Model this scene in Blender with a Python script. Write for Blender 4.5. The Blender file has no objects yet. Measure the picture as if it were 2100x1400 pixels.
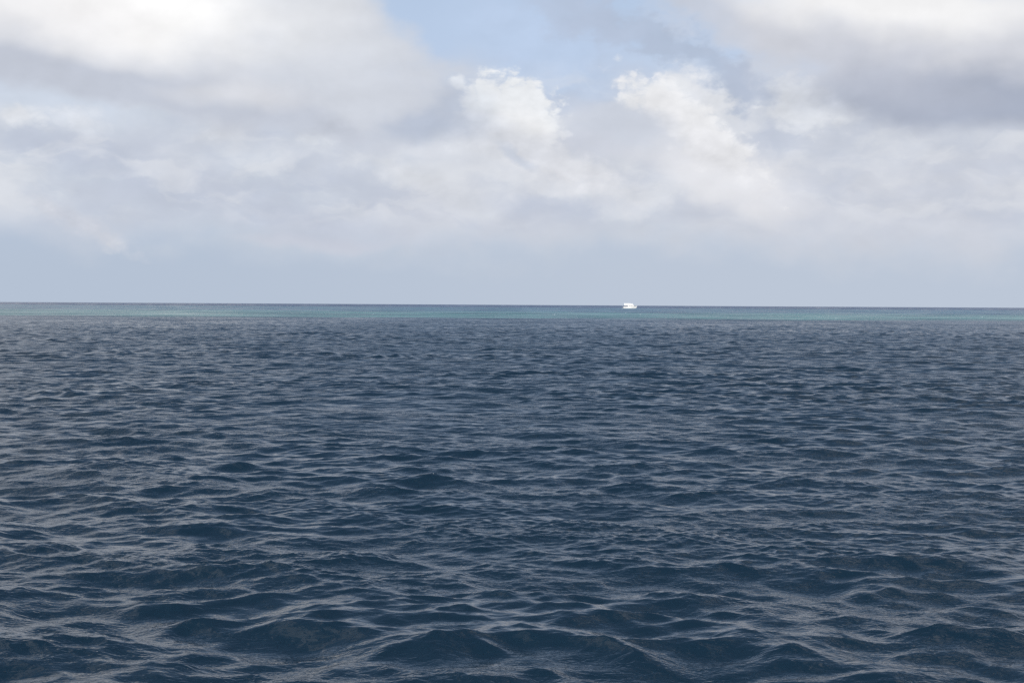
import bpy, bmesh, math, random
import numpy as np
from mathutils import Vector, Matrix

random.seed(4)
rng = np.random.default_rng(11)
scene = bpy.context.scene
C = scene.collection
R = math.radians

# ------------------------------------------------------------------ camera
CAM_H = 5.6
cam_data = bpy.data.cameras.new('camera')
cam = bpy.data.objects.new('camera', cam_data)
C.objects.link(cam)
cam_data.sensor_width = 36.0
cam_data.lens = 50.0
cam_data.clip_start = 0.1
cam_data.clip_end = 120000.0
cam.matrix_world = Matrix.Translation((0, 0, CAM_H)) @ Matrix.Rotation(R(90 - 1.473), 4, 'X') @ Matrix.Rotation(R(0.327), 4, 'Z')
scene.camera = cam

# ------------------------------------------------------------------ exposure, world, sun
scene.view_settings.view_transform = 'Standard'
scene.view_settings.look = 'None'
scene.view_settings.exposure = 0.0
scene.view_settings.gamma = 1.0
scene.view_settings.use_curve_mapping = False
scene.cycles.use_denoising = False
scene.cycles.use_adaptive_sampling = True
scene.cycles.adaptive_threshold = 0.01
scene.cycles.adaptive_min_samples = 12
scene.cycles.max_bounces = 5

SUN_EL, SUN_AZ = 36.0, 198.0            # compass-like azimuth from +Y, clockwise: behind the camera, to the left
sd = Vector((math.sin(R(SUN_AZ)) * math.cos(R(SUN_EL)), math.cos(R(SUN_AZ)) * math.cos(R(SUN_EL)), math.sin(R(SUN_EL))))
sun_data = bpy.data.lights.new('sun', 'SUN')
sun_data.energy = 4.2
sun_data.angle = R(0.53)
sun_data.color = (1.0, 0.965, 0.91)
sun = bpy.data.objects.new('sun', sun_data)
C.objects.link(sun)
sun.rotation_euler = sd.to_track_quat('Z', 'Y').to_euler()
sun.location = sd * 200


def lin(r, g, b):
    f = lambda c: (c / 12.92) if c <= 0.04045 else ((c + 0.055) / 1.055) ** 2.4
    return (f(r / 255), f(g / 255), f(b / 255), 1.0)


class Nodes:
    """small builder for node trees: every method returns an output socket"""

    def __init__(self, tree):
        self.t = tree

    def new(self, kind, **kw):
        n = self.t.nodes.new(kind)
        for k, v in kw.items():
            setattr(n, k, v)
        return n

    def put(self, sock, v):
        if isinstance(v, bpy.types.NodeSocket):
            self.t.links.new(v, sock)
        else:
            sock.default_value = v

    def math(self, op, a, b=0.0, c=0.0, clamp=False):
        n = self.new('ShaderNodeMath', operation=op, use_clamp=clamp)
        for s, v in zip(n.inputs, (a, b, c)):
            self.put(s, v)
        return n.outputs[0]

    def vmath(self, op, a, b=(0, 0, 0), scale=1.0):
        n = self.new('ShaderNodeVectorMath', operation=op)
        self.put(n.inputs[0], a)
        if op == 'SCALE':
            self.put(n.inputs['Scale'], scale)
        elif op not in ('LENGTH', 'NORMALIZE'):
            self.put(n.inputs[1], b)
        return n.outputs['Value'] if op in ('LENGTH', 'DOT_PRODUCT', 'DISTANCE') else n.outputs['Vector']

    def xyz(self, v):
        n = self.new('ShaderNodeSeparateXYZ')
        self.put(n.inputs[0], v)
        return n.outputs

    def comb(self, x, y, z):
        n = self.new('ShaderNodeCombineXYZ')
        for s, v in zip(n.inputs, (x, y, z)):
            self.put(s, v)
        return n.outputs[0]

    def step(self, v, lo, hi, to0=0.0, to1=1.0):
        n = self.new('ShaderNodeMapRange', interpolation_type='SMOOTHSTEP', clamp=True)
        for s, x in zip(n.inputs, (v, lo, hi, to0, to1)):
            self.put(s, x)
        return n.outputs[0]

    def noise(self, vec, scale, detail=4.0, rough=0.5, dist=0.0, lac=2.0, kind='FBM', dims='3D'):
        n = self.new('ShaderNodeTexNoise', noise_dimensions=dims, noise_type=kind)
        self.put(n.inputs['Vector'], vec)
        for k, v in (('Scale', scale), ('Detail', detail), ('Roughness', rough), ('Distortion', dist), ('Lacunarity', lac)):
            self.put(n.inputs[k], v)
        return n.outputs  # [0] factor, [1] colour

    def mix(self, fac, a, b):
        n = self.new('ShaderNodeMix', data_type='RGBA', blend_type='MIX')
        self.put(n.inputs[0], fac)
        self.put(n.inputs[6], a)
        self.put(n.inputs[7], b)
        return n.outputs[2]

    def add_col(self, a, fac):
        n = self.new('ShaderNodeVectorMath', operation='SCALE')
        self.put(n.inputs[0], a)
        self.put(n.inputs['Scale'], fac)
        return n.outputs['Vector']


def build_world():
    world = bpy.data.worlds.new('World')
    scene.world = world
    world.use_nodes = True
    world.cycles.sampling_method = 'NONE'
    t = world.node_tree
    t.nodes.clear()
    N = Nodes(t)
    out = N.new('ShaderNodeOutputWorld')
    bg = N.new('ShaderNodeBackground')
    t.links.new(bg.outputs[0], out.inputs[0])
    bg.inputs['Strength'].default_value = 0.1

    sky = N.new('ShaderNodeTexSky', sky_type='NISHITA')
    sky.sun_disc = False
    sky.sun_elevation = R(SUN_EL)
    sky.sun_rotation = R(SUN_AZ)
    sky.altitude = 0.0
    sky.air_density = 1.0
    sky.dust_density = 1.2
    sky.ozone_density = 1.0

    d = N.new('ShaderNodeTexCoord').outputs['Generated']
    x, y, z = N.xyz(d)
    az = N.math('MULTIPLY', N.math('ARCTAN2', x, y), 180 / math.pi)
    el = N.math('MULTIPLY', N.math('ARCSINE', z), 180 / math.pi)
    P = N.comb(az, el, 0.0)
    q = N.vmath('MULTIPLY', d, (1.0, 1.0, 1.5))

    half = (0.5, 0.5, 0.5)
    big = N.vmath('SUBTRACT', N.noise(q, 9.0, 3.0, 0.5)[1], half)
    mid = N.vmath('SUBTRACT', N.noise(N.vmath('ADD', q, (3.1, 1.7, 0.4)), 30.0, 3.0, 0.5)[1], half)
    fine = N.vmath('SUBTRACT', N.noise(N.vmath('ADD', q, (7.3, 2.9, 5.4)), 130.0, 4.0, 0.55)[1], half)
    flat = (1.0, 0.8, 0.0)
    P_soft = N.vmath('ADD', P, N.vmath('MULTIPLY', N.vmath('ADD', N.vmath('SCALE', big, scale=4.0), N.vmath('SCALE', mid, scale=0.7)), flat))
    P_crisp = N.vmath('ADD', P, N.vmath('MULTIPLY', N.vmath('ADD', N.vmath('ADD', N.vmath('SCALE', big, scale=0.6), N.vmath('SCALE', mid, scale=1.0)), N.vmath('SCALE', fine, scale=0.42)), flat))
    P_wisp = N.vmath('ADD', P, N.vmath('MULTIPLY', N.vmath('ADD', N.vmath('ADD', N.vmath('SCALE', big, scale=4.0), N.vmath('SCALE', mid, scale=3.5)), N.vmath('SCALE', fine, scale=1.2)), flat))
    # cauliflower relief for the cumulus heads
    vor = N.new('ShaderNodeTexVoronoi', feature='F1')
    N.put(vor.inputs['Vector'], N.vmath('ADD', q, N.vmath('ADD', N.vmath('SCALE', mid, scale=0.014), N.vmath('SCALE', fine, scale=0.008))))
    for k, v in (('Scale', 70.0), ('Detail', 3.0), ('Roughness', 0.5)):
        N.put(vor.inputs[k], v)
    bil = N.math('SUBTRACT', vor.outputs['Distance'], 0.4)
    soft_n = N.math('SUBTRACT', N.noise(q, 22.0, 4.0, 0.5)[0], 0.5)

    # ---- clear air: physical sky, whitened by thin moisture, more so towards the horizon
    clear = N.vmath('SCALE', sky.outputs[0], scale=0.1)
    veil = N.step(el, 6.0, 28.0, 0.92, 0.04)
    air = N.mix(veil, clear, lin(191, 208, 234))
    low = N.step(el, 1.0, 9.0, 1.0, 0.0)
    air = N.mix(low, air, N.mix(N.step(az, -18.0, 10.0), lin(181, 194, 212), lin(188, 199, 215)))

    # ---- broken cloud over the rest of the sky (same cloud deck, seen in perspective)
    deck = N.vmath('SCALE', N.comb(x, y, 0.0), scale=N.math('DIVIDE', 1.0, N.math('ADD', N.math('MAXIMUM', z, 0.0), 0.22)))
    dn = N.noise(deck, 1.7, 5.0, 0.55)[0]
    dn2 = N.noise(N.vmath('ADD', deck, (0.12, 0.16, 0.0)), 1.7, 3.0, 0.5)[0]
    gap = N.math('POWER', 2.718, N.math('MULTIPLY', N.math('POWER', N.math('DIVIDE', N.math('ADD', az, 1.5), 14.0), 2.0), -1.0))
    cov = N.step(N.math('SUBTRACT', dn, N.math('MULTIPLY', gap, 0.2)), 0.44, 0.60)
    lit = N.step(N.math('SUBTRACT', dn, dn2), -0.10, 0.10)
    dcol = N.mix(lit, lin(176, 186, 206), lin(236, 238, 243))
    beyond = N.math('MAXIMUM', N.step(el, 11.5, 20.0), N.math('MULTIPLY', N.step(N.math('ABSOLUTE', az), 21.0, 30.0), N.step(el, 1.5, 6.0)))
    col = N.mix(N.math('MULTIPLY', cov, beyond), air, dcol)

    mask, heads = [None], [None]

    def cloud(X, Y, rx, ry, rot, rgb, op, soft, mode='soft', k=None):
        """one cloud mass: bearing X and height Y in degrees, half sizes, tilt, colour, opacity, softness"""
        nonlocal col
        src = {'soft': P_soft, 'crisp': P_crisp, 'wisp': P_wisp}[mode]
        m = N.new('ShaderNodeMapping', vector_type='TEXTURE')
        N.put(m.inputs['Vector'], src)
        m.inputs['Location'].default_value = (X, Y, 0)
        m.inputs['Rotation'].default_value = (0, 0, R(rot))
        m.inputs['Scale'].default_value = (rx, ry, 1)
        r = N.vmath('LENGTH', m.outputs[0])
        if k is None:
            k = {'soft': 0.8, 'crisp': 0.46, 'wisp': 1.6}[mode]
        r = N.math('MULTIPLY_ADD', bil if mode == 'crisp' else soft_n, k, r)
        a = N.step(r, 1.0 - soft, 1.0 + soft, op, 0.0)
        col = N.mix(a, col, lin(*rgb))
        if mode == 'crisp':
            heads[0] = a if heads[0] is None else N.math('MAXIMUM', heads[0], a)
        mask[0] = a if mask[0] is None else N.math('MAXIMUM', mask[0], a)

    def billows(ang, sx, sy, seed, light, dark, k_l, k_d, lo, hi):
        """drifting layers inside the cloud bank: lighter lumps over darker bases, sheared down to the right"""
        nonlocal col
        m = N.new('ShaderNodeMapping', vector_type='POINT')
        N.put(m.inputs['Vector'], P_wob)
        m.inputs['Rotation'].default_value = (0, 0, R(ang))
        m.inputs['Scale'].default_value = (sx, sy, 1)
        m.inputs['Location'].default_value = (seed, seed * 0.7, 0)
        n = N.noise(m.outputs[0], 1.0, 4.0, 0.5, 0.3, dims='2D')[0]
        zone = N.math('MULTIPLY', N.math('MULTIPLY', N.step(el, lo, lo + 1.6), N.step(el, hi - 2.5, hi, 1.0, 0.0)), N.step(N.math('ABSOLUTE', az), 24.0, 34.0, 1.0, 0.0))
        col = N.mix(N.math('MULTIPLY', zone, N.step(n, 0.54, 0.28, 0.0, k_d)), col, lin(*dark))
        col = N.mix(N.math('MULTIPLY', zone, N.step(n, 0.45, 0.74, 0.0, k_l)), col, lin(*light))

    P_wob = N.vmath('ADD', P, N.vmath('ADD', N.vmath('SCALE', mid, scale=1.3), N.vmath('SCALE', fine, scale=0.30)))
    for i, c in enumerate(CLOUDS):
        cloud(*c)
        if i == BANK_END:
            billows(20, 0.16, 0.42, 3.3, (218, 222, 230), (190, 198, 214), 0.75, 0.75, 2.2, 10.5)
            billows(26, 0.34, 0.85, 8.1, (224, 227, 233), (194, 201, 216), 0.55, 0.5, 2.6, 10.0)

    # ---- relief: cloud sides turned to the sun (upper left) are lighter
    h0 = N.noise(q, 34.0, 5.0, 0.52)[0]
    h1 = N.noise(N.vmath('ADD', q, (-0.006, 0.0, 0.012)), 34.0, 5.0, 0.52)[0]
    rel = N.math('SUBTRACT', h0, h1)
    puff = N.math('MULTIPLY', N.math('MULTIPLY', bil, heads[0]), -0.07)
    amt = N.math('MULTIPLY_ADD', heads[0], 0.22, 0.14)
    wide = N.math('MULTIPLY', soft_n, 0.13)
    gain = N.math('ADD', 1.0, N.math('MULTIPLY', mask[0], N.math('ADD', wide, N.math('MULTIPLY_ADD', rel, amt, puff))))
    col = N.vmath('SCALE', col, scale=gain)
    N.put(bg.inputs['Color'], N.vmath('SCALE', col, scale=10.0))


def at(px, py):
    """bearing and height in degrees of a point of the photograph (50 mm lens, level line at 625)"""
    a = math.atan((px - 1050) / 2917.0)
    e = math.atan((625 + (px - 1050) * 0.0057 - py) / 2917.0 * math.cos(a))
    return math.degrees(a), math.degrees(e)


def cl(px, py, rx, ry, rot, rgb, op, soft, mode='soft', k=None):
    a, e = at(px, py)
    return (a, e, rx / 50.9, ry / 50.9, rot, rgb, op, soft, mode, k)


BANK_END = 11                       # entries up to here are the bank itself
CLOUDS = [
    # distant haze bank
    cl(450, 320, 950, 175, -2, (200, 208, 220), 0.95, 0.34),
    cl(1600, 330, 900, 175, -3, (206, 211, 221), 0.95, 0.38),
    cl(1900, 400, 500, 80, 0, (204, 208, 219), 0.6, 0.6),
    cl(150, 455, 125, 26, -28, (214, 217, 225), 1.0, 0.6, 'crisp'),
    cl(1120, 110, 190, 85, -20, (188, 206, 232), 0.9, 0.5),
    cl(100, 450, 170, 50, 0, (203, 208, 220), 0.5, 0.7),
    cl(640, 487, 130, 13, 2, (203, 207, 219), 0.7, 0.7),
    cl(900, 440, 260, 45, 0, (201, 205, 218), 0.6, 0.7),
    cl(310, 330, 170, 40, -10, (209, 213, 223), 0.55, 0.8),
    cl(600, 330, 200, 36, -8, (206, 211, 222), 0.6, 0.8),
    cl(120, 330, 150, 40, -4, (190, 198, 216), 0.6, 0.8),
    cl(500, 420, 200, 40, -10, (192, 199, 216), 0.6, 0.8),
    # cumulus heads
    cl(1048, 238, 142, 98, -10, (236, 239, 243), 1.0, 0.17, 'crisp'),
    cl(933, 177, 22, 17, 0, (230, 235, 242), 0.9, 0.35, 'crisp', 0.3),
    cl(985, 222, 46, 44, 0, (219, 225, 234), 0.55, 0.7, 'crisp'),
    cl(1085, 262, 60, 40, -20, (243, 244, 246), 0.8, 0.7, 'crisp'),
    cl(1000, 300, 130, 50, -10, (226, 230, 236), 0.8, 0.5, 'crisp'),
    cl(1130, 335, 220, 58, -22, (226, 228, 234), 0.9, 0.45, 'crisp'),
    cl(960, 318, 180, 40, -6, (214, 218, 227), 0.55, 0.6),
    cl(1640, 215, 110, 62, -15, (222, 226, 233), 0.95, 0.35, 'crisp'),
    cl(1735, 225, 50, 28, 0, (223, 227, 234), 0.85, 0.5, 'crisp'),
    cl(1420, 195, 115, 52, -20, (229, 232, 238), 0.9, 0.35, 'crisp'),
    cl(1340, 195, 110, 34, 12, (233, 236, 241), 0.9, 0.35, 'crisp'),
    cl(1430, 275, 230, 60, -36, (240, 241, 244), 1.0, 0.22, 'crisp'),
    cl(1510, 350, 170, 62, -22, (230, 231, 236), 0.85, 0.6),
    cl(1280, 262, 125, 40, -10, (204, 210, 222), 0.9, 0.45),
    cl(1250, 305, 90, 24, -8, (209, 213, 224), 0.5, 0.6),
    cl(1062, 328, 50, 12, -36, (190, 200, 217), 0.55, 0.6, 'crisp', 0.3),
    cl(860, 368, 120, 28, -16, (224, 227, 233), 0.75, 0.7, 'crisp'),
    cl(930, 405, 120, 30, -24, (213, 217, 225), 0.6, 0.7, 'crisp'),
    cl(1150, 440, 120, 14, 0, (190, 198, 215), 0.5, 0.8),
    cl(690, 272, 46, 36, 20, (223, 228, 236), 0.9, 0.5, 'crisp'),
    cl(640, 285, 30, 20, 0, (219, 224, 232), 0.7, 0.5, 'crisp'),
    cl(440, 288, 60, 18, 5, (217, 222, 231), 0.8, 0.5, 'crisp'),
    cl(110, 222, 150, 44, -8, (205, 215, 230), 0.8, 0.6),
    cl(50, 238, 56, 26, 0, (228, 232, 239), 1.0, 0.5, 'crisp'),
    cl(160, 250, 54, 28, -8, (222, 227, 236), 0.95, 0.6, 'crisp'),
    # near cloud, upper left
    cl(835, 224, 155, 58, -14, (184, 193, 210), 1.0, 0.5, 'soft'),
    cl(330, 70, 520, 165, -12, (210, 214, 223), 1.0, 0.22),
    cl(650, 120, 215, 125, -25, (208, 213, 223), 1.0, 0.26),
    cl(330, 205, 450, 46, -9, (195, 201, 214), 0.95, 0.36),
    cl(480, 212, 130, 24, -4, (219, 221, 227), 0.8, 0.8),
    cl(310, 0, 280, 105, -10, (255, 255, 255), 1.0, 0.55, 'soft', 0.7),
    cl(620, 55, 140, 80, -20, (221, 224, 230), 0.75, 0.7),
    cl(60, 20, 260, 55, -10, (244, 243, 244), 0.8, 0.7, 'soft', 0.5),
    # near cloud, upper right
    cl(1360, 95, 180, 36, -28, (178, 191, 212), 0.9, 0.5, 'wisp'),
    cl(1210, 40, 120, 36, -20, (184, 197, 219), 0.75, 0.6, 'wisp'),
    cl(1500, 165, 70, 26, -30, (184, 194, 213), 0.7, 0.6, 'wisp'),
    cl(1520, 50, 190, 66, -20, (199, 206, 220), 0.9, 0.5, 'wisp'),
    cl(1880, 90, 370, 130, -10, (207, 210, 219), 1.0, 0.3),
    cl(1970, 205, 260, 50, -3, (164, 173, 192), 0.9, 0.6),
    cl(1850, 165, 150, 45, -12, (184, 190, 205), 0.7, 0.7),
    cl(1840, 5, 320, 62, -10, (242, 242, 243), 1.0, 0.6, 'soft', 0.6),
]
build_world()


# ------------------------------------------------------------------ materials
def material(name):
    m = bpy.data.materials.new(name)
    m.use_nodes = True
    m.node_tree.nodes.clear()
    N = Nodes(m.node_tree)
    out = N.new('ShaderNodeOutputMaterial')
    p = N.new('ShaderNodeBsdfPrincipled')
    m.node_tree.links.new(p.outputs[0], out.inputs[0])
    return m, N, p


REEF_NEAR, REEF_FAR = 585.0, 3600.0


def water_material():
    m, N, p = material('sea_water')
    geo = N.new('ShaderNodeNewGeometry')
    pos = geo.outputs['Position']
    x, y, z = N.xyz(pos)
    flat = N.comb(x, y, 0.0)
    # depth zones: dark blue water, a shallow reef flat, dark water again behind it
    wob = N.math('SUBTRACT', N.noise(N.vmath('MULTIPLY', flat, (0.02, 0.02, 0)), 1.0, 6.0, 0.65)[0], 0.5)
    yn = N.math('MULTIPLY_ADD', wob, 210.0, y)
    near_edge = N.step(yn, REEF_NEAR - 20, REEF_NEAR + 55)
    inner = N.step(N.math('MULTIPLY_ADD', wob, 320.0, y), 900.0, 1370.0)
    far_edge = N.step(N.math('MULTIPLY_ADD', wob, 1100.0, y), 2500.0, REEF_FAR, 1.0, 0.0)
    patch = N.noise(N.vmath('MULTIPLY', flat, (0.012, 0.006, 0)), 1.0, 6.0, 0.62)[0]
    deep = N.mix(N.step(y, 2400.0, 3200.0), lin(16, 35, 49), lin(24, 37, 68))
    bright = N.mix(N.step(patch, 0.40, 0.62), lin(44, 80, 80), lin(66, 114, 108))
    mid = N.mix(N.step(patch, 0.42, 0.6), lin(38, 62, 82), lin(58, 96, 106))
    reef = N.mix(inner, bright, mid)
    body = N.mix(N.math('MULTIPLY', near_edge, far_edge), deep, reef)
    # foam laces where the crests have broken
    at_f = N.new('ShaderNodeAttribute', attribute_name='foam').outputs['Fac']
    lace = N.noise(flat, 9.0, 5.0, 0.7)[0]
    foam = N.math('MULTIPLY', N.step(lace, 0.5, 0.6), at_f, clamp=True)
    body = N.mix(foam, body, lin(190, 200, 205))
    N.put(p.inputs['Base Color'], body)
    p.inputs['IOR'].default_value = 1.333
    N.put(p.inputs['Roughness'], N.math('MULTIPLY_ADD', foam, 0.5, 0.025))
    # wind ripples too small for the mesh
    r1 = N.noise(N.vmath('MULTIPLY', N.vmath('ADD', flat, (0, 0, 0)), (4.6, 7.5, 0)), 1.0, 2.0, 0.5, 0.8, dims='2D')[0]
    rot = N.new('ShaderNodeMapping')
    N.put(rot.inputs['Vector'], flat)
    rot.inputs['Rotation'].default_value = (0, 0, R(24))
    rot.inputs['Scale'].default_value = (7.0, 13.0, 1)
    r2 = N.noise(rot.outputs[0], 1.0, 1.0, 0.5, 0.6, dims='2D')[0]
    gust = N.step(N.noise(N.vmath('MULTIPLY', flat, (0.10, 0.22, 0)), 1.0, 3.0, 0.5)[0], 0.35, 0.65, 0.45, 1.15)
    hgt = N.math('MULTIPLY', N.math('ADD', N.math('MULTIPLY', r1, 0.017), N.math('MULTIPLY', r2, 0.006)), gust)
    bump = N.new('ShaderNodeBump')
    bump.inputs['Strength'].default_value = 1.0
    bump.inputs['Distance'].default_value = 1.0
    N.put(bump.inputs['Height'], hgt)
    # slope of the ripples that far cells of the mesh cannot carry
    at_s = N.new('ShaderNodeAttribute', attribute_name='ripple').outputs['Fac']
    jit = N.vmath('SUBTRACT', N.noise(N.vmath('MULTIPLY', flat, (0.7, 1.6, 0)), 1.0, 3.0, 0.7)[1], (0.5, 0.5, 0.5))
    jit = N.vmath('ADD', N.vmath('MULTIPLY', jit, (1.6, 2.0, 0.0)), (0.0, -0.64, 0.0))
    nrm = N.vmath('NORMALIZE', N.vmath('ADD', bump.outputs[0], N.vmath('SCALE', jit, scale=at_s)))
    N.put(p.inputs['Normal'], nrm)
    return m


# ------------------------------------------------------------------ the sea
WIND = R(-97)                      # waves run towards the viewer, a little to the right
BETA = 0.013


def wave_tile(L, n, lam_hi, lam_lo, spread, kp, beta):
    k1 = 2 * np.pi * np.fft.fftfreq(n, d=L / n)
    kx, ky = np.meshgrid(k1, k1, indexing='ij')
    k = np.hypot(kx, ky)
    k[0, 0] = 1.0
    th = np.arctan2(ky, kx) - WIND
    c = np.cos(th)
    D = np.where(c > 0, np.abs(c) ** (2 * spread), 0.0)
    tt = np.linspace(-np.pi / 2, np.pi / 2, 801)
    D = D / (np.sum(np.cos(tt) ** (2 * spread)) * (tt[1] - tt[0]))
    S = beta * k ** -4.0 * np.exp(-0.9 * (kp / k) ** 2) * (1 + 0.8 * np.exp(-((k - kp) / (0.3 * kp)) ** 2)) * D
    # a low leftover swell from a slightly different quarter
    ks = 2 * np.pi / 7.5
    S = S + 0.18 * beta * k ** -4.0 * np.exp(-((k - ks) / (0.22 * ks)) ** 2) * np.clip(np.cos(th + 0.45), 0, 1) ** 6
    S[(k < 2 * np.pi / lam_hi) | (k >= 2 * np.pi / lam_lo)] = 0
    S[0, 0] = 0
    amp = np.sqrt(S) * (2 * np.pi / L)
    F = amp * (rng.standard_normal((n, n)) + 1j * rng.standard_normal((n, n)))
    g = lambda a: np.real(np.fft.ifft2(a) * n * n).astype(np.float32)
    return dict(L=L, n=n, lo=lam_lo, h=g(F), dx=g(1j * kx / k * F), dy=g(1j * ky / k * F), div=g(-k * F),
                rms=float(np.sqrt((S * k * k).sum()) * 2 * np.pi / L))


def sample(tile, x, y, fields):
    n, L = tile['n'], tile['L']
    u = x / L * n
    v = y / L * n
    i0 = np.floor(u).astype(np.int64)
    j0 = np.floor(v).astype(np.int64)
    fu = (u - i0).astype(np.float32)
    fv = (v - j0).astype(np.float32)
    i0 %= n
    j0 %= n
    i1 = (i0 + 1) % n
    j1 = (j0 + 1) % n
    w00, w10, w01, w11 = (1 - fu) * (1 - fv), fu * (1 - fv), (1 - fu) * fv, fu * fv
    return [tile[f][i0, j0] * w00 + tile[f][i1, j0] * w10 + tile[f][i0, j1] * w01 + tile[f][i1, j1] * w11 for f in fields]


def build_sea():
    kp = 2 * np.pi / 3.0
    tiles = [wave_tile(199.0, 1024, 12.0, 1.35, 0.7, kp, BETA * 1.35),
             wave_tile(61.0, 1024, 1.35, 0.55, 0.55, kp, BETA * 0.95),
             wave_tile(26.0, 1024, 0.55, 0.22, 0.6, kp, BETA * 0.9),
             wave_tile(11.0, 1024, 0.22, 0.085, 0.7, kp, BETA * 2.1)]
    # polar grid round the camera's foot: fine in the directions the lens can see, coarse elsewhere
    inner = np.radians(np.arange(-24.0, 24.001, 0.07))
    outer = np.radians(np.concatenate([np.linspace(24.0, 336.0, 62)[1:-1]]))
    th = np.concatenate([inner, outer])
    radii = [0.6]
    while radii[-1] < 16.5:
        radii.append(radii[-1] + 0.45)
    while radii[-1] < 3200:
        radii.append(radii[-1] * (1 + 0.0021 * min(max(radii[-1] / 290.0, 1.0) ** 0.9, 4.0)))
    while radii[-1] < 90000:
        radii.append(radii[-1] * 1.06)
    radii = np.array(radii)
    nr, nt = len(radii), len(th)
    dr = np.gradient(radii)
    dth = np.full(nt, np.radians(0.07))
    dth[len(inner):] = np.radians(5.1)
    rr, tt = np.meshgrid(radii, th, indexing='ij')
    cell = np.maximum(np.broadcast_to(dr[:, None], rr.shape), rr * dth[None, :]).ravel().astype(np.float32)
    x0 = (rr * np.sin(tt)).ravel()
    y0 = (rr * np.cos(tt)).ravel()
    X, Y = x0.copy(), y0.copy()
    Z = np.zeros_like(X)
    foam = np.zeros(len(X), np.float32)
    lost = np.zeros(len(X), np.float32)
    # gusts: patches of livelier and of smoother water; ripples also bunch up on the crests
    k1 = 2 * np.pi * np.fft.fftfreq(512, d=480.0 / 512)
    gk = np.hypot(*np.meshgrid(k1, k1 * 0.6, indexing='ij'))
    gs = np.where(gk > 0, np.exp(-(gk * 3.2) ** 2), 0) * (1 / (gk + 0.05))
    gf = np.real(np.fft.ifft2(gs * (rng.standard_normal((512, 512)) + 1j * rng.standard_normal((512, 512))))).astype(np.float32)
    gust = sample(dict(n=512, L=480.0, g=gf / gf.std()), x0, y0, ('g',))[0]
    lively = np.clip(1.0 + 0.34 * gust, 0.45, 1.8)
    for a, tile in enumerate(tiles):
        fade = np.clip((tile['lo'] * 1.05 / cell - 1.0) / 1.4, 0, 1) if a else np.clip((3.6 / cell - 1.0) / 2.0, 0, 1)
        lost += (1 - fade ** 2) * tile['rms'] ** 2
        idx = np.nonzero(fade > 0)[0]
        ang = 0.0 if a == 0 else [0.31, -0.42, 0.77][a - 1] * 0.25
        ca, sa = math.cos(ang), math.sin(ang)
        px, py = x0[idx] * ca - y0[idx] * sa, x0[idx] * sa + y0[idx] * ca
        h, dx, dy, dv = sample(tile, px, py, ('h', 'dx', 'dy', 'div'))
        f = fade[idx]
        if a == 0:
            crest = np.zeros(len(X), np.float32)
            crest[idx] = h / h.std()
        elif a >= 2:
            f = f * lively[idx] * np.clip(1.0 + 0.3 * crest[idx], 0.4, 1.8)
        if a < 2:
            f = f * np.clip(1.0 - 0.22 * gust[idx], 0.55, 1.4)
        Z[idx] += h * f
        ch = 1.1 if a < 2 else 0.9
        X[idx] += ch * f * (dx * ca + dy * sa)
        Y[idx] += ch * f * (-dx * sa + dy * ca)
        if a < 3:
            foam[idx] += -dv * f
    foam = np.clip((foam - 0.84) / 0.2, 0, 1)
    ripple = np.sqrt(lost.max()) * (lost / lost.max()) ** 0.75 * (0.6 + 0.4 * lively)
    verts = np.empty((nr * nt + 1, 3), np.float32)
    verts[:-1, 0], verts[:-1, 1], verts[:-1, 2] = X, Y, Z
    verts[-1] = 0
    i = np.arange(nr - 1)[:, None] * nt
    j = np.arange(nt)[None, :]
    jn = (j + 1) % nt
    quads = np.stack([i + j, i + nt + j, i + nt + jn, i + jn], axis=-1).reshape(-1, 4)
    tri = np.stack([np.full(nt, nr * nt), np.arange(nt), (np.arange(nt) + 1) % nt], axis=-1)
    me = bpy.data.meshes.new('sea')
    me.vertices.add(len(verts))
    me.vertices.foreach_set('co', verts.ravel())
    loops = np.concatenate([quads.ravel(), tri.ravel()]).astype(np.int32)
    starts = np.concatenate([np.arange(len(quads)) * 4, len(quads) * 4 + np.arange(len(tri)) * 3]).astype(np.int32)
    me.loops.add(len(loops))
    me.loops.foreach_set('vertex_index', loops)
    me.polygons.add(len(starts))
    me.polygons.foreach_set('loop_start', starts)
    me.update(calc_edges=True)
    me.validate()
    me.polygons.foreach_set('use_smooth', np.ones(len(me.polygons), bool))
    for nm, arr in (('foam', foam), ('ripple', ripple)):
        at_ = me.attributes.new(nm, 'FLOAT', 'POINT')
        buf = np.zeros(len(verts), np.float32)
        buf[:-1] = arr
        at_.data.foreach_set('value', buf)
    me.materials.append(water_material())
    ob = bpy.data.objects.new('sea', me)
    C.objects.link(ob)
    ob['kind'] = 'structure'
    print('sea', nr, nt, len(verts), 'rms z', Z[:nt * 600].std(), [round(t_['rms'], 3) for t_ in tiles], 'foam', float((foam > 0).mean()))
    # normals must look up
    if me.polygons[len(quads) // 2].normal.z < 0:
        me.flip_normals()


build_sea()


# ------------------------------------------------------------------ the boat
def paint(name, rgb, rough=0.35, dirt=0.12, scale=1.2):
    m, N, p = material(name)
    co = N.new('ShaderNodeTexCoord').outputs['Object']
    n = N.noise(N.vmath('MULTIPLY', co, (1, 1, 0.35)), scale, 5.0, 0.6)[0]
    base = (*rgb, 1)
    worn = (rgb[0] * (1 - dirt), rgb[1] * (1 - dirt), rgb[2] * (1 - dirt * 1.25), 1)
    N.put(p.inputs['Base Color'], N.mix(N.step(n, 0.4, 0.7), base, worn))
    N.put(p.inputs['Roughness'], N.math('MULTIPLY_ADD', n, 0.2, rough - 0.1))
    return m


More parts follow.
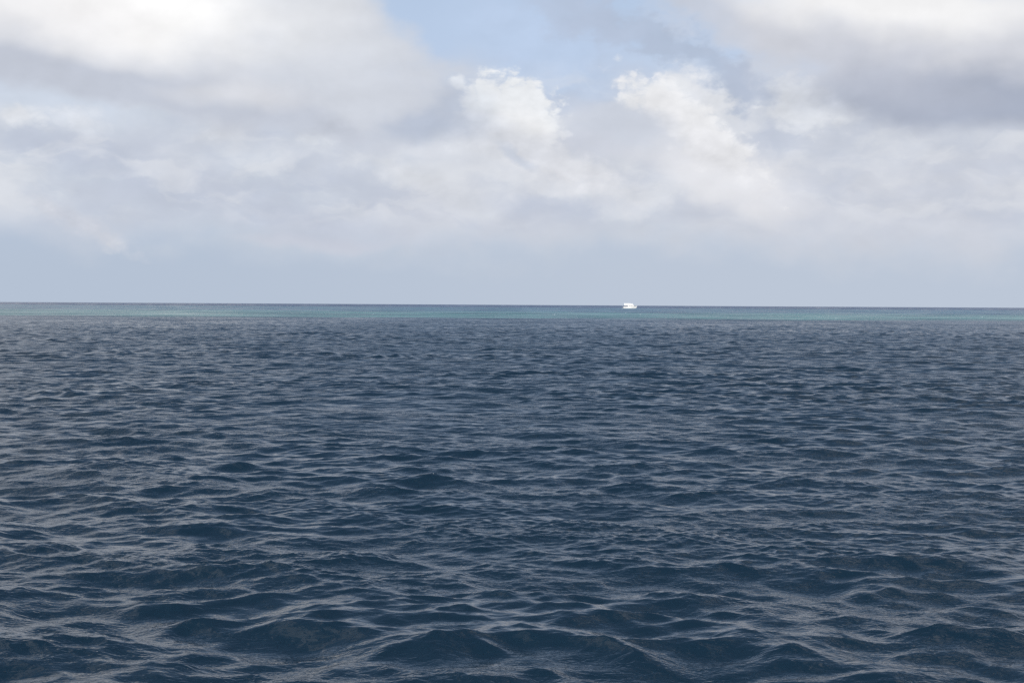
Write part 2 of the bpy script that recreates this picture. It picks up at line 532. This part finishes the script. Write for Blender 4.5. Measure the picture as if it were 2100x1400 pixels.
WHITE = paint('white_paint', (0.86, 0.86, 0.85))
CREAM = paint('off_white_paint', (0.74, 0.72, 0.69))
GLASS = paint('dark_glass', (0.02, 0.022, 0.026), 0.12, 0.3)
STEEL = paint('stainless_steel', (0.55, 0.56, 0.58), 0.3)
TEAK = paint('teak', (0.22, 0.13, 0.09), 0.6)
BLUE = paint('boot_top_blue', (0.03, 0.06, 0.12), 0.4)
CANVAS = paint('white_canvas', (0.8, 0.8, 0.8), 0.8)
RUBBER = paint('dark_grey_rubber', (0.06, 0.06, 0.065), 0.7)


def link(name, bm, mat, parent=None, smooth=False):
    me = bpy.data.meshes.new(name)
    bmesh.ops.recalc_face_normals(bm, faces=bm.faces[:])
    bm.to_mesh(me)
    bm.free()
    me.materials.append(mat)
    if smooth:
        me.polygons.foreach_set('use_smooth', np.ones(len(me.polygons), bool))
    o = bpy.data.objects.new(name, me)
    C.objects.link(o)
    o.parent = parent
    return o


def box(bm, x0, x1, y0, y1, z0, z1, bev=0.03):
    vs = [bm.verts.new(v) for v in ((x0, y0, z0), (x1, y0, z0), (x1, y1, z0), (x0, y1, z0), (x0, y0, z1), (x1, y0, z1), (x1, y1, z1), (x0, y1, z1))]
    fs = [bm.faces.new([vs[i] for i in f]) for f in ((0, 3, 2, 1), (4, 5, 6, 7), (0, 1, 5, 4), (1, 2, 6, 5), (2, 3, 7, 6), (3, 0, 4, 7))]
    if bev:
        bmesh.ops.bevel(bm, geom=list({e for f in fs for e in f.edges}), offset=bev, segments=2, affect='EDGES', profile=0.5)


def prism(bm, pts, y0, y1, bev=0.0):
    """side outline pts (x, z) extruded from y0 to y1"""
    a = [bm.verts.new((x, y0, z)) for x, z in pts]
    b = [bm.verts.new((x, y1, z)) for x, z in pts]
    fs = [bm.faces.new(a), bm.faces.new(b[::-1])]
    n = len(pts)
    fs += [bm.faces.new((a[i], b[i], b[(i + 1) % n], a[(i + 1) % n])) for i in range(n)]
    if bev:
        bmesh.ops.bevel(bm, geom=list({e for f in fs for e in f.edges}), offset=bev, segments=2, affect='EDGES', profile=0.5)


def tube(bm, pts, r, seg=8):
    rings = []
    for i, p in enumerate(pts):
        p = Vector(p)
        d = (Vector(pts[min(i + 1, len(pts) - 1)]) - Vector(pts[max(i - 1, 0)])).normalized()
        u = d.orthogonal().normalized()
        w = d.cross(u)
        rings.append([bm.verts.new(p + r * (math.cos(t) * u + math.sin(t) * w)) for t in [2 * math.pi * k / seg for k in range(seg)]])
    for a, b in zip(rings, rings[1:]):
        for k in range(seg):
            bm.faces.new((a[k], a[(k + 1) % seg], b[(k + 1) % seg], b[k]))
    bm.faces.new(rings[0][::-1])
    bm.faces.new(rings[-1])


def build_boat():
    root = bpy.data.objects.new('motor_yacht', None)
    C.objects.link(root)
    root['label'] = 'small white two-deck motor yacht on the horizon beyond the turquoise reef'
    root['category'] = 'boat'
    # hull, lofted from stern to bow
    st = [(-9.8, 1.9, 2.45, 0.55, 2.75), (-8.2, 2.3, 2.65, -0.5, 2.75), (-5, 2.6, 2.8, -0.7, 2.8), (0, 2.7, 2.9, -0.8, 2.95), (4, 2.4, 2.75, -0.8, 3.2),
          (7, 1.45, 2.2, -0.6, 3.5), (8.8, 0.55, 1.35, -0.4, 3.75), (10.0, 0.08, 0.6, 0.9, 3.95), (10.9, 0.03, 0.1, 2.6, 4.1)]
    bm = bmesh.new()
    rows = []
    for x, wl, wd, keel, sheer in st:
        half = [(0.0, keel), (wl * 0.72, keel + 0.25 * (sheer - keel) * 0.5), (wl, keel + 0.34 * (sheer - keel)), ((wl + wd) / 2, keel + 0.68 * (sheer - keel)), (wd, sheer)]
        ring = [(-w, h) for w, h in half[::-1]] + half[1:]
        rows.append([bm.verts.new((x, w, h)) for w, h in ring])
    for a, b in zip(rows, rows[1:]):
        for k in range(len(a) - 1):
            bm.faces.new((a[k], b[k], b[k + 1], a[k + 1]))
    bm.faces.new(rows[0])
    hull = link('hull', bm, WHITE, root, True)
    bm = bmesh.new()
    for s in (-1, 1):
        tube(bm, [(x, s * (wd + 0.03), sh - 0.35) for x, wl, wd, kl, sh in st[:-1]], 0.05, 6)
    link('rub_rail', bm, CREAM, hull)
    for s in (-1, 1):
        for x in (3.6, 5.2):
            bm = bmesh.new()
            y = s * (2.48 if x < 4 else 2.2)
            bmesh.ops.create_cone(bm, cap_ends=True, segments=14, radius1=0.26, radius2=0.26, depth=0.3,
                                  matrix=Matrix.Translation((x, y, 1.75)) @ Matrix.Rotation(R(90), 4, 'X'))
            link('porthole', bm, GLASS, hull)
    # main deck with bulwark top
    bm = bmesh.new()
    top = [(x, wd - 0.06, sh - 0.55) for x, wl, wd, kl, sh in st[:-1]]
    L = [bm.verts.new((x, w, z)) for x, w, z in top]
    Rr = [bm.verts.new((x, -w, z)) for x, w, z in top]
    for i in range(len(top) - 1):
        bm.faces.new((L[i], L[i + 1], Rr[i + 1], Rr[i]))
    link('main_deck', bm, TEAK, root)
    # deckhouse, window band, doors
    bm = bmesh.new()
    prism(bm, [(-2.6, 2.2), (-2.6, 4.75), (6.3, 4.75), (7.0, 3.7), (7.0, 2.6)], -2.05, 2.05, 0.05)
    house = link('deckhouse', bm, WHITE, root)
    for s in (-1, 1):
        for k in range(5):
            bm = bmesh.new()
            x = -1.2 + 1.42 * k
            y = s * 2.07
            box(bm, x, x + 1.2, min(y, y - s * 0.08), max(y, y - s * 0.08), 3.85, 4.4, 0.015)
            link('window', bm, GLASS, house)
    for k in range(3):
        bm = bmesh.new()
        y = -1.6 + k * 1.15
        vs = [bm.verts.new(v) for v in ((6.36, y, 4.7), (6.36, y + 0.95, 4.7), (6.96, y + 0.95, 3.8), (6.96, y, 3.8))]
        f = bm.faces.new(vs)
        bmesh.ops.solidify(bm, geom=[f], thickness=0.05)
        link('windscreen', bm, GLASS, house)
    bm = bmesh.new()
    box(bm, -2.66, -2.58, -0.45, 0.45, 2.45, 4.4, 0.01)
    link('door', bm, GLASS, house)
    # upper deck, its side screens and the sloping front
    bm = bmesh.new()
    prism(bm, [(-8.4, 4.78), (-8.4, 5.0), (6.9, 5.0), (7.3, 4.9), (7.3, 4.78)], -2.45, 2.45, 0.04)
    upper = link('upper_deck', bm, WHITE, root)
    for s in (-1, 1):
        bm = bmesh.new()
        prism(bm, [(-8.2, 5.003), (-8.2, 6.36), (4.4, 6.36), (6.6, 5.003)], s * 2.36 - 0.04, s * 2.36 + 0.04)
        link('side_screen', bm, CANVAS, upper)
    bm = bmesh.new()
    prism(bm, [(4.4, 6.36), (4.5, 6.36), (6.7, 5.003), (6.6, 5.003)], -2.3, 2.3)
    link('front_screen', bm, WHITE, upper)
    bm = bmesh.new()
    box(bm, -1.0, 2.6, -1.5, 1.5, 5.003, 6.497, 0.06)
    wheel = link('wheelhouse', bm, WHITE, upper)
    for s in (-1, 1):
        bm = bmesh.new()
        box(bm, -0.4, 2.2, s * 1.5 - 0.02, s * 1.5 + 0.03, 5.9, 6.3, 0.01)
        link('window', bm, GLASS, wheel)
    # canopy over the sun deck, dipping towards the bow
    bm = bmesh.new()
    prism(bm, [(-8.5, 6.5), (-8.5, 8.1), (-3.0, 8.1), (0.5, 7.95), (4.0, 7.4), (6.4, 6.2), (4.6, 6.5)], -2.4, 2.4, 0.05)
    can = link('canopy', bm, CANVAS, root)
    for s in (-1, 1):
        for x in (-8.2, -4.6, 3.6):
            bm = bmesh.new()
            tube(bm, [(x, s * 2.2, 5.0), (x, s * 2.2, 7.05)], 0.09)
            link('post', bm, WHITE, can)
    # open aft deck: stanchions carry the upper deck
    for s in (-1, 1):
        for x in (-8.0, -5.9, -4.0):
            bm = bmesh.new()
            tube(bm, [(x, s * 2.25, 2.2), (x, s * 2.25, 4.8)], 0.12)
            link('stanchion', bm, CREAM, root)
    bm = bmesh.new()
    box(bm, -7.6, -3.4, -1.6, 1.6, 2.2, 2.95, 0.06)
    link('bench', bm, TEAK, root)
    # bow: pulpit platform and its rail
    bm = bmesh.new()
    prism(bm, [(9.0, 3.88), (12.2, 4.5), (12.25, 4.62), (9.0, 4.02)], -0.42, 0.42, 0.02)
    pul = link('bow_platform', bm, WHITE, root)
    bm = bmesh.new()
    for s in (-1, 1):
        tube(bm, [(6.5, s * 1.9, 4.3), (9.0, s * 0.9, 4.85), (12.1, s * 0.38, 5.35)], 0.045)
        for x, y, z0, z1 in ((6.5, 1.9, 3.4, 4.3), (7.8, 1.4, 3.55, 4.58), (9.0, 0.9, 3.7, 4.85), (10.5, 0.4, 4.2, 5.1), (12.1, 0.38, 4.5, 5.35)):
            tube(bm, [(x, s * y, z0), (x, s * y, z1)], 0.04)
    tube(bm, [(12.1, -0.38, 5.35), (12.1, 0.38, 5.35)], 0.045)
    link('bow_rail', bm, STEEL, pul)
    # stern: swim platform and ladder
    bm = bmesh.new()
    box(bm, -11.6, -9.3, -2.0, 2.0, 0.45, 0.65, 0.03)
    plat = link('swim_platform', bm, CREAM, root)
    bm = bmesh.new()
    for y in (-1.5, -1.0):
        tube(bm, [(-11.5, y, -0.5), (-11.5, y, 1.7), (-10.9, y, 1.9)], 0.05)
    for k in range(5):
        tube(bm, [(-11.5, -1.5, -0.2 + 0.35 * k), (-11.5, -1.0, -0.2 + 0.35 * k)], 0.04)
    link('ladder', bm, STEEL, plat)
    for y in (-1.9, 1.9):
        bm = bmesh.new()
        tube(bm, [(-9.6, y, 2.7), (-11.2, y, 4.3), (-11.4, y * 0.8, 4.6)], 0.07)
        link('davit', bm, STEEL, root)
    # mast and aerials
    bm = bmesh.new()
    tube(bm, [(0.6, 0, 7.8), (0.4, 0, 9.6)], 0.06)
    tube(bm, [(0.5, -0.7, 8.9), (0.5, 0.7, 8.9)], 0.04)
    link('mast', bm, WHITE, root)
    bm = bmesh.new()
    tube(bm, [(-2.0, 1.8, 8.0), (-2.3, 1.8, 10.4)], 0.025)
    link('aerial', bm, WHITE, root)
    d = 2725.0
    root.location = (d * math.tan(math.atan((1291 - 1050) / 2917)), d, -0.25)
    root.scale = (1.244, 1.244, 1.244)
    root.rotation_euler = (R(0.4), R(-0.4), R(-9))
    return root


# ------------------------------------------------------------------ whitecaps out on the reef
def build_whitecaps():
    m, N, p = material('foam')
    co = N.new('ShaderNodeNewGeometry').outputs['Position']
    n = N.noise(co, 2.5, 4.0, 0.7)[0]
    N.put(p.inputs['Base Color'], N.mix(N.step(n, 0.4, 0.6), lin(172, 196, 204), lin(240, 244, 246)))
    p.inputs['Roughness'].default_value = 0.7
    bm = bmesh.new()
    r = random.Random(8)

    def cap(px, py, width, high):
        width, high = width * 0.5, high * 0.27
        dep = (py - 625 - (px - 1050) * 0.0057) / 2917.0
        y = CAM_H / max(dep, 0.0012)
        x = y * (px - 1050) / 2917.0
        n = 9
        rows = []
        for i in range(n + 1):
            u = i / n
            h = high * (0.35 + 0.65 * math.sin(math.pi * u)) * r.uniform(0.5, 1.15) * (0 if i in (0, n) else 1)
            xx = x + (u - 0.5) * width
            yy = y + r.uniform(-0.3, 0.3) + 0.25 * width * (u - 0.5) ** 2
            rows.append([bm.verts.new((xx, yy - 0.9 - r.random() * 0.5, -0.15)), bm.verts.new((xx, yy - 0.3, h * 0.75)), bm.verts.new((xx, yy + 0.1, h)),
                         bm.verts.new((xx, yy + 1.3 + r.random(), -0.1))])
        for a, b in zip(rows, rows[1:]):
            for k in range(3):
                bm.faces.new((a[k], b[k], b[k + 1], a[k + 1]))

    # the line of broken water right of the boat, and flecks picked out of the photograph
    for px, py, w, h in ((1497, 631.5, 4.5, 1.2), (1690, 630.6, 5, 0.9), (1757, 635.5, 4.5, 0.9), (2014, 649.5, 2.2, 0.5), (818, 627.5, 8, 0.8), (900, 624.8, 6, 0.7),
                         (1283, 641.3, 1.6, 0.45), (1313, 644.6, 2.6, 0.5), (1137, 645, 2.6, 0.5), (1863, 631, 9, 0.9), (1510, 630.5, 3, 0.7),
                         (840, 627, 4, 0.7), (575, 626.2, 4, 0.7), (1172, 631, 3, 0.6), (1212, 632, 4, 0.5)):
        cap(px, py, w, h)
    for k in range(16):
        cap(1312 + 15 * k + r.uniform(-7, 7), 631.6 + k * 0.07 + r.uniform(-0.5, 0.5), r.uniform(2, 9), r.uniform(0.35, 0.75))
    for k in range(5):
        px = r.uniform(-60, 2160)
        cap(px, 625 + (px - 1050) * 0.0057 + r.uniform(3.0, 27), r.uniform(0.8, 2.6), r.uniform(0.18, 0.45))
    o = link('whitecaps', bm, m)
    o['kind'] = 'stuff'
    o['label'] = 'scattered white foam crests breaking over the turquoise reef'


build_boat()
build_whitecaps()
